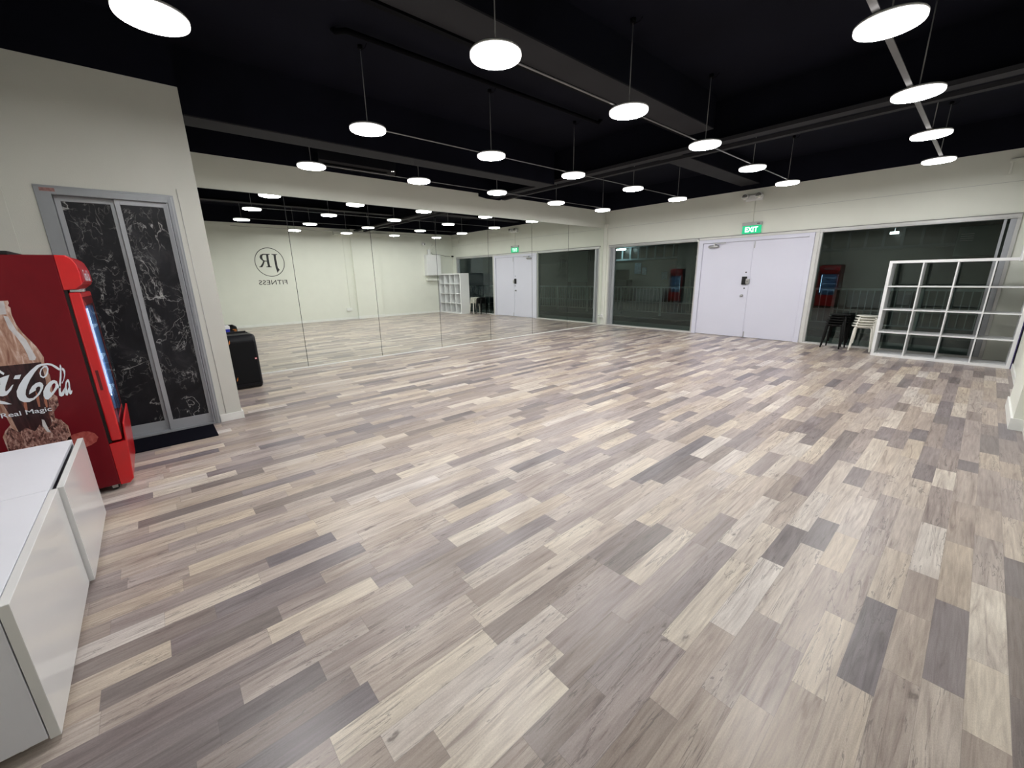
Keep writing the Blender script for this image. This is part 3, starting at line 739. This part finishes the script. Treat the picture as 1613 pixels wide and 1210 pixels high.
build('carton_lid', MB().box(0.235, 0.385, -8.745, -8.60, 0.732, 0.775), 'white', t, bevel=0.006)

# ------------------------------------------------------------------ white sideboard cabinets
def cabinet(x0, x1, ydoor, proud, label, dx0):
    t = thing('sideboard_cabinet', ((x0 + x1) / 2, -10.1, 0), label, 'cabinet', 'white cabinets along the back wall')
    yb = -9.803
    zt = 0.505
    b_ = MB().box(x0, x0 + .018, YB + .002, yb, 0.035, zt - .02).box(x1 - .018, x1, YB + .002, yb, 0.035, zt - .02)
    b_.box(x0 + .018, x1 - .018, YB + .002, yb, 0.035, 0.053).box(x0 + .018, x1 - .018, YB + .002, YB + .008, .053, zt - .02)
    build('cabinet_body', b_, 'cab_top', t, bevel=0.001)
    build('cabinet_top', MB().box(x0, x1, YB + .002, yb, zt - .02, zt), 'cab_top', t, bevel=0.0015)
    dd = build('cabinet_door', MB().box(dx0, x1 - .002, yb + proud, yb + proud + .024, 0.025, zt), 'cab_door', t, bevel=0.002)
    for xx in (x0 + .06, x1 - .06):
        for yy in (yb - .06, YB + .08):
            build('foot', MB().cyl((xx, yy, 0), (xx, yy, 0.035), 0.02, 12), 'white', t)
    return t
cabinet(4.400, 5.262, 0, 0.002, 'nearest white gloss cabinet in the lower left corner', 4.402)
cabinet(3.640, 4.398, 0, 0.020, 'white gloss cabinet beside the red drinks cooler, its door slightly ajar', 3.644)

# ------------------------------------------------------------------ red drinks cooler
FX0, FX1, FY0, FY1, FZ0, FZ1 = 2.655, 3.270, YB + .02, -9.705, 0.044, 1.510
t = thing('drinks_cooler', ((FX0 + FX1) / 2, -10.05, 0), 'tall red soft drink cooler with a cola bottle printed on its side', 'cooler')
b_ = MB().box(FX0, FX0 + .03, FY0, FY1, FZ0, FZ1).box(FX0 + .03, FX1 - .03, FY0, FY0 + .03, FZ0, FZ1)
b_.box(FX0 + .03, FX1 - .03, FY0 + .03, FY1, FZ1 - .19, FZ1).box(FX0 + .03, FX1 - .03, FY0 + .03, FY1, FZ0, FZ0 + .25).box(FX1 - .03, FX1, FY0, FY1, FZ0, FZ1)
build('cooler_body', b_, 'cooler_side', t, bevel=0.004)
build('top_cover', MB().box(FX0 + .02, FX1 - .01, FY0 + .05, FY1 - .17, FZ1, FZ1 + .022), 'blk', t, bevel=0.004)
# illuminated header with rounded front
hp = [(FY1, 1.513), (FY1 + .048, 1.511), (FY1 + .068, 1.495), (FY1 + .082, 1.46), (FY1 + .088, 1.41), (FY1 + .085, 1.345), (FY1 + .05, 1.316), (FY1, 1.312)]
hdr = build('sign_header', MB().prism(hp, FX0, FX1, 'x'), 'red', t, bevel=0.006, seg=3)
hm = lambda a, b2, h: (FX1 - .075 - a, FY1 + .1435 + h, 1.352 + b2)
build('header_sign', MB().prism([(FY1 + .066, 1.485), (FY1 + .076, 1.485), (FY1 + .091, 1.43), (FY1 + .093, 1.36), (FY1 + .082, 1.35)], FX0 + .03, FX1 - .012, 'x'), mat('header_face', (0.42, 0.01, 0.02), 0.3), hdr)
# door
DY0, DY1, DZ0, DZ1 = FY1 + .015, FY1 + .068, 0.345, 1.298
dr = MB().box(FX0, FX0 + .07, DY0, DY1, DZ0, DZ1).box(FX1 - .05, FX1, DY0, DY1, DZ0, DZ1)
dr.box(FX0 + .07, FX1 - .05, DY0, DY1, DZ0, DZ0 + .09).box(FX0 + .07, FX1 - .05, DY0, DY1, DZ1 - .09, DZ1)
door = build('cooler_door', dr, 'red', t, bevel=0.010, seg=3)
build('door_glass', MB().prism([(DY1, DZ0 + .03), (DY1 + .010, DZ0 + .07), (DY1 + .018, 0.85), (DY1 + .010, DZ1 - .07), (DY1, DZ1 - .03)], FX0 + .035, FX1 - .012, 'x'), 'cglass', door)
build('grip_recess', MB().box(FX1 - .012, FX1 + .0015, DY0 + .018, DY0 + .032, 0.69, 0.82), mat('dark_red_recess', (0.10, 0.002, 0.004), 0.5), door, bevel=0.0006)
build('light_strip', MB().box(FX1 - .034, FX1 - .020, DY1 + .0005, DY1 + .008, 0.66, 1.20), 'cooler_light', door)
build('light_strip', MB().box(FX0 + .091, FX0 + .108, DY0 + .013, DY0 + .022, 0.55, 1.18), emit('cooler_bright_strip', (0.7, 0.88, 1.0), 12.0), door)
build('hinge', MB().box(FX1 - .05, FX1 - .004, DY0 + .01, DY0 + .07, DZ1 + .002, DZ1 + .016), 'steel', t, bevel=0.003)
build('gasket', MB().box(FX0 + .01, FX1 - .01, FY1, DY0, DZ0 - .01, DZ1 + .015), 'dark_gap', t)
build('lit_interior', MB().box(FX0 + .075, FX0 + .09, DY0 + .002, DY1 - .004, DZ0 + .10, DZ1 - .10).box(FX0 + .09, FX1 - .055, DY0 + .001, DY0 + .012, DZ0 + .10, DZ1 - .10), emit('cooler_interior_glow', (0.10, 0.19, 0.36), 0.4), t)  # panel and shelves glow themselves, standing for the cooler's inner light
shelf_glow = emit('lit_shelf_edge', (0.6, 0.8, 1.0), 1.6)
for zz in (0.62, 0.85, 1.06):
    build('wire_shelf', MB().box(FX0 + .09, FX1 - .055, DY0 + .012, DY1 - .006, zz, zz + .012), shelf_glow, t)
build('lower_panel', MB().prism([(FY1, 0.036), (FY1 + .048, 0.036), (FY1 + .070, 0.06), (FY1 + .088, 0.30), (FY1 + .096, 0.45), (FY1 + .088, 0.456), (FY1 + .078, 0.335), (FY1, 0.328)], FX0, FX1 - .002, 'x'), 'red', t, bevel=0.005)
for xx, yy in ((FX0 + .06, FY1 - .03), (FX1 - .05, FY1 - .03), (FX0 + .06, FY0 + .06), (FX1 - .05, FY0 + .06)):
    cs = build('caster', MB().cyl((xx - .011, yy, 0.020), (xx + .011, yy, 0.020), 0.020, 18), 'blk', t)
    build('caster_fork', MB().box(xx - .02, xx - .015, yy - .014, yy + .014, 0.015, 0.038).box(xx + .015, xx + .02, yy - .014, yy + .014, 0.015, 0.038).box(xx - .03, xx + .03, yy - .03, yy + .03, .038, .0435), 'steel', cs)
# printed picture on the side facing the camera
def sm(off): return lambda a, b2, h: (FX1 + off + h, a, b2)
AX = -9.985
glass = [(-9.929, 1.264), (-9.928, 1.251), (-9.935, 1.237), (-9.928, 1.224), (-9.931, 1.199), (-9.932, 1.18), (-9.927, 1.13), (-9.914, 1.081), (-9.897, 1.041), (-9.878, 0.995), (-9.864, 0.932), (-9.869, 0.900), (-9.863, 0.818), (-9.867, 0.764), (-9.875, 0.711), (-9.860, 0.690), (-9.866, 0.634), (-9.890, 0.63), (-9.897, 0.562), (-9.871, 0.532), (-9.854, 0.498), (-9.856, 0.38)]
mir = lambda L: L + [(2 * AX - a, b2) for a, b2 in reversed(L)]
pic = build('side_picture', flat_mb([mir(glass)], sm(0), 0.0006), 'b_glass', t)
liq = [(-9.880, 0.905), (-9.885, 0.80), (-9.895, 0.70), (-9.91, 0.60), (-9.92, 0.48)]
build('picture_cola', flat_mb([mir(liq)], sm(.0007), 0.0004), 'b_liquid', pic)
random.seed(3)
base = [(-9.860, 0.505), (-9.875, 0.545), (-9.905, 0.555), (-9.925, 0.515), (-9.945, 0.505), (-9.965, 0.535), (-9.99, 0.50), (-10.02, 0.53), (-10.05, 0.51), (-10.08, 0.55), (-10.105, 0.505), (-10.115, 0.38), (-9.856, 0.38)]
build('picture_splash', flat_mb([base], sm(.0012), 0.0004), 'b_ice', pic)
spl = [(-9.864, 0.69), (-9.872, 0.715), (-9.892, 0.70), (-9.905, 0.64), (-9.915, 0.56), (-9.90, 0.545), (-9.893, 0.60), (-9.868, 0.632), (-9.862, 0.66)]
build('picture_splash', flat_mb([spl], sm(.0012), 0.0004), 'b_ice', pic)
hl = [(-9.963, 1.183), (-9.947, 1.177), (-9.933, 1.099), (-9.909, 1.042), (-9.900, 0.981), (-9.893, 0.936), (-9.900, 0.921), (-9.922, 0.923), (-9.922, 0.956), (-9.928, 1.008), (-9.943, 1.069), (-9.959, 1.11)]
build('picture_highlight', flat_mb([hl], sm(.0012), 0.0004), 'b_white', pic)
build('picture_highlight', flat_mb([[(-9.995, 1.262), (-9.945, 1.262), (-9.945, 1.245), (-9.95, 1.19), (-9.99, 1.19)]], sm(.0012), 0.0004), 'b_white', pic)
build('picture_highlight', flat_mb([[(-9.950, 0.566), (-9.941, 0.559), (-9.936, 0.501), (-9.929, 0.475), (-9.945, 0.485), (-9.955, 0.525)]], sm(.0018), 0.0004), 'b_white', pic)
amb = [(-9.937, 0.741), (-9.931, 0.705), (-9.939, 0.643), (-9.946, 0.644), (-9.945, 0.689)]
build('picture_glint', flat_mb([amb, [(a + .028, b2 - .01) for a, b2 in amb], [(a - .055, b2 - .03) for a, b2 in amb]], sm(.0012), 0.0004), mat('printed_amber', (0.34, 0.12, 0.07), 0.4), pic)
cap = [(-9.845, 0.439), (-9.800, 0.446), (-9.775, 0.440), (-9.753, 0.421), (-9.742, 0.392), (-9.755, 0.365), (-9.783, 0.349), (-9.814, 0.341), (-9.845, 0.345), (-9.875, 0.36), (-9.88, 0.40), (-9.87, 0.425)]
build('picture_cap', flat_mb([cap], sm(.0012), 0.0004), 'b_cap', pic)
C = [(-9.883, 0.896), (-9.901, 0.89), (-9.929, 0.865), (-9.963, 0.828), (-9.99, 0.788), (-10.008, 0.752), (-10.012, 0.722), (-10.008, 0.698), (-9.994, 0.683), (-9.974, 0.68), (-9.952, 0.691), (-9.925, 0.717), (-9.906, 0.749), (-9.9, 0.767), (-9.902, 0.783), (-9.91, 0.79), (-9.925, 0.787), (-9.944, 0.771), (-9.959, 0.747), (-9.966, 0.725), (-9.935, 0.744), (-9.933, 0.755), (-9.925, 0.763), (-9.917, 0.765), (-9.914, 0.756), (-9.921, 0.738), (-9.937, 0.716), (-9.955, 0.701), (-9.97, 0.701), (-9.978, 0.71), (-9.979, 0.728), (-9.972, 0.753), (-9.959, 0.782), (-9.944, 0.81), (-9.917, 0.85), (-9.896, 0.875), (-9.882, 0.884), (-9.86, 0.886), (-9.844, 0.879), (-9.831, 0.86), (-9.819, 0.844), (-9.814, 0.855), (-9.827, 0.875), (-9.842, 0.891), (-9.858, 0.896)]
ringo = [(-9.873, 0.883), (-9.862, 0.883), (-9.859, 0.863), (-9.866, 0.837), (-9.878, 0.817), (-9.891, 0.81), (-9.901, 0.821), (-9.9, 0.842), (-9.891, 0.864)]
ringi = [(-9.873, 0.873), (-9.866, 0.871), (-9.867, 0.855), (-9.874, 0.836), (-9.882, 0.824), (-9.89, 0.819), (-9.896, 0.828), (-9.894, 0.844), (-9.886, 0.863)]
o_o = [(-9.851, 0.791), (-9.842, 0.783), (-9.841, 0.757), (-9.834, 0.748), (-9.835, 0.739), (-9.848, 0.740), (-9.864, 0.718), (-9.883, 0.694), (-9.9, 0.679), (-9.91, 0.684), (-9.913, 0.705), (-9.908, 0.732), (-9.893, 0.76), (-9.874, 0.782), (-9.86, 0.791)]
o_i = [(-9.855, 0.774), (-9.851, 0.767), (-9.856, 0.749), (-9.869, 0.728), (-9.879, 0.717), (-9.882, 0.73), (-9.874, 0.752), (-9.863, 0.768)]
l_ = [(-9.808, 0.882), (-9.806, 0.868), (-9.81, 0.845), (-9.819, 0.802), (-9.831, 0.757), (-9.839, 0.722), (-9.839, 0.709), (-9.833, 0.717), (-9.817, 0.741), (-9.817, 0.734), (-9.824, 0.71), (-9.833, 0.691), (-9.844, 0.686), (-9.851, 0.694), (-9.847, 0.724), (-9.836, 0.768), (-9.824, 0.811), (-9.816, 0.846), (-9.812, 0.873)]
l2 = [(-9.805, 0.861), (-9.798, 0.853), (-9.796, 0.838), (-9.801, 0.813), (-9.813, 0.782), (-9.824, 0.763), (-9.825, 0.77), (-9.814, 0.787), (-9.805, 0.815), (-9.804, 0.837), (-9.808, 0.849)]
a_o = [(-9.798, 0.787), (-9.792, 0.783), (-9.792, 0.764), (-9.796, 0.737), (-9.798, 0.71), (-9.793, 0.718), (-9.792, 0.71), (-9.798, 0.695), (-9.806, 0.69), (-9.809, 0.707), (-9.817, 0.687), (-9.824, 0.691), (-9.825, 0.714), (-9.816, 0.745), (-9.808, 0.772)]
a_i = [(-9.801, 0.771), (-9.798, 0.765), (-9.802, 0.738), (-9.812, 0.717), (-9.812, 0.73), (-9.808, 0.753)]
a1 = [(-10.058, 0.800), (-10.054, 0.838), (-10.039, 0.844), (-10.013, 0.852), (-10.041, 0.79), (-10.048, 0.767), (-10.047, 0.759), (-10.036, 0.767), (-10.016, 0.792), (-10.01, 0.794), (-10.026, 0.764), (-10.047, 0.738), (-10.063, 0.734), (-10.080, 0.740), (-10.090, 0.765), (-10.088, 0.80), (-10.070, 0.830)]
hy = [(-9.993, 0.845), (-9.97, 0.846), (-9.982, 0.822), (-10.004, 0.825)]
sw = [(-10.20, 0.70), (-10.14, 0.715), (-10.079, 0.711), (-10.064, 0.703), (-10.051, 0.691), (-10.041, 0.682), (-10.058, 0.684), (-10.083, 0.693), (-10.14, 0.70)]
T_ = 0.0004
lt = build('lettering', flat_mb([C], sm(.0024), T_), 'vinyl_white', t)
sh = lambda L, da, db: [(a + da, b2 + db) for a, b2 in L]
for loops in ([ringo, ringi], [o_o, o_i], [l_], [l2], [a_o, a_i], [a1], [hy], [sw],
              [sh(C, -.215, .01)], [sh(o_o, -.235, .03), sh(o_i, -.235, .03)]):
    build('lettering', flat_mb(loops, sm(.0024), T_), 'vinyl_white', t)
build('lettering', text_mb('Real Magic', 0.197, 0.027, lambda a, b2, h: (FX1 + .0024 + h, -10.095 + a, 0.609 + b2), 0.0004, bold=0.008), 'vinyl_white', t)
build('header_lettering', text_mb('Coca-Cola', 0.34, 0.07, lambda a, b2, h: (FX1 - .13 - a, FY1 + .0945 - (b2 / .07) * .003, 1.365 + b2), 0.0, bold=0.012), 'vinyl_white', hdr)

# ------------------------------------------------------------------ outside the glass: open corridor at night
struct('floor_corridor', MB().box(-14, 14, 0.14, 1.15, -0.1, -0.01).box(-14, 14, 2.35, 9.1, -0.1, -0.01), 'concrete')
struct('trim_21', MB().box(-14, 14, 1.15, 2.35, -0.1, -0.02), 'floor_band')  # darker band along the corridor floor
struct('ceiling_corridor', MB().box(-14, 14, 0.15, 9.2, 3.0, 3.1), 'ext_dark')
# railing
t = thing('corridor_railing', (-1, 3.1, 0), 'pale metal railing with upright bars outside the windows', 'railing')
build('top_rail', MB().box(-9, 13.5, 3.07, 3.13, 0.88, 0.93), 'railpaint', t)
build('bottom_rail', MB().box(-9, 13.5, 3.085, 3.115, 0.10, 0.13), 'railpaint', t)
build('middle_rail', MB().box(-9, 13.5, 3.09, 3.11, 0.42, 0.44), 'railpaint', t)
for k in range(16):
    x = -9 + 1.5 * k
    build('post', MB().box(x - .03, x + .03, 3.07, 3.13, -0.01, 0.88), 'railpaint', t)
bal = MB(); x = -8.9; vis = 0
k = 0
nb = MB()
while x < 13.4:
    if -2.6 < x < 6.6 and vis < 98:
        build('baluster', MB().box(x - .009, x + .009, 3.09, 3.108, 0.13, 0.88), 'railpaint', t); vis += 1
    else:
        nb.box(x - .009, x + .009, 3.09, 3.108, 0.13, 0.88)
    x += 0.125
ob = build('baluster', nb, 'railpaint', t); ob['kind'] = 'stuff'
# shopfront across
t = thing('shopfront', (0, 9.1, 0), 'dim shopfront across the corridor with a row of pale framed louvre windows', 'shopfront')
build('facade', MB().box(-14, 14, 9.0, 9.2, -0.01, 2.0).box(-14, 14, 9.0, 9.2, 2.62, 3.0), 'ext_wall', t)
build('louvre_glass', MB().box(-14, 14, 9.08, 9.12, 2.0, 2.62), 'ext_louvre', t)
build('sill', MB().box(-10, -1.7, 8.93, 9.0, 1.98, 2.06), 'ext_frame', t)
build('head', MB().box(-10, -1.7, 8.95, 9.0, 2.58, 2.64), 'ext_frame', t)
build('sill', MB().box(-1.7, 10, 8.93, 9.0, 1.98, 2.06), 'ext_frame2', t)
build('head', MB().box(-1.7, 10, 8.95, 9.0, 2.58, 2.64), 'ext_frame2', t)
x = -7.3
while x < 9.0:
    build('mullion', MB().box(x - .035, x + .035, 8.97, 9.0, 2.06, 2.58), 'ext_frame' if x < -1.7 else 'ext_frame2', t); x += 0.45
build('pilaster', MB().box(-2.45, -1.75, 8.7, 9.0, -0.01, 2.6), 'ext_frame', t)
def ext(name, label, cat, mb, m_, loc):
    o = build(name, mb, m_, loc=loc, bevel=0.004); return tag(o, label, cat)
t = thing('tube_light', (-5.5, 8.6, 2.6), 'bright white tube light glowing under the corridor ceiling beyond the left window', 'light')
build('tube', MB().box(-5.80, -5.08, 8.55, 8.62, 2.47, 2.53), 'tube', t)
build('fixture', MB().box(-5.83, -5.05, 8.53, 8.64, 2.53, 2.57), 'white', t)
build('hanger', MB().cyl((-5.5, 8.58, 2.57), (-5.5, 8.58, 3.0), 0.01, 8), 'white', t)
t = thing('tube_light', (4.65, 8.6, 2.4), 'short bright light under the corridor ceiling beyond the right window', 'light')
build('tube', MB().box(4.58, 4.78, 8.50, 8.60, 2.40, 2.47), 'tube_dim', t)
build('hanger', MB().cyl((4.68, 8.55, 2.47), (4.68, 8.55, 3.0), 0.01, 8), 'white', t)
ext('notice_poster', 'blue and white poster sheet on the shopfront beyond the left window', 'poster', MB().box(-4.76, -4.40, 8.975, 8.999, 1.33, 1.84), 'poster', (-4.6, 8.99, 1.3))
ext('notice_poster', 'smaller pale notice beside the blue poster on the shopfront', 'poster', MB().box(-4.34, -4.10, 8.975, 8.999, 1.28, 1.62), 'poster', (-4.2, 8.99, 1.3))
ext('notice_poster', 'pale sheet low on the shopfront near the pilaster', 'poster', MB().box(-3.30, -3.02, 8.975, 8.999, 1.05, 1.40), 'poster', (-3.1, 8.99, 1.0))
t = thing('machine', (-5.2, 8.7, 0), 'dark bulky machine standing against the shopfront beyond the left window', 'machine')
build('machine_body', MB().box(-5.75, -4.85, 8.5, 8.98, -0.01, 1.05), 'blk', t, bevel=0.02)
build('machine_top', MB().box(-5.55, -4.95, 8.55, 8.9, 1.05, 1.55), 'gloss_blk', t, bevel=0.05)
ext('storage_box', 'pale box low on the ground behind the railing', 'box', MB().box(-4.2, -3.3, 8.4, 8.9, -0.01, 0.62), 'teal', (-3.8, 8.6, 0))
t = thing('display_panel', (6.6, 8.95, 1.7), 'large grey-green panel with four pale slats high beyond the right window', 'panel')
build('panel_bracket', MB().box(6.5, 6.7, 8.92, 8.93, 1.75, 1.95), 'alu_dark', t)
build('panel_board', MB().box(6.05, 7.15, 8.86, 8.92, 1.68, 2.50), 'teal', t, bevel=0.01)
for k in range(4):
    build('slat', MB().box(6.12, 6.38, 8.83, 8.86, 2.10 + .06 * k, 2.12 + .06 * k), 'white', t)
t = thing('display_panel', (9.0, 8.95, 0.8), 'tall grey-green panel on the shopfront far to the right', 'panel')
build('panel_board', MB().box(7.25, 8.6, 8.40, 8.45, 0.95, 2.55), 'teal2', t, bevel=0.01)
build('panel_stand', MB().box(7.35, 7.40, 8.45, 8.5, -0.01, 2.4).box(8.45, 8.5, 8.45, 8.5, -0.01, 2.4), 'alu_dark', t)
t = thing('plastic_crate', (8.75, 3.8, 0), 'yellow plastic crate on the ground behind the railing', 'crate')
build('crate_body', MB().box(8.45, 9.10, 3.6, 4.0, -0.01, 0.32), 'yellow', t, bevel=0.02)
build('crate_rim', MB().box(8.43, 9.12, 3.58, 4.02, 0.29, 0.33), 'yellow', t, bevel=0.01)
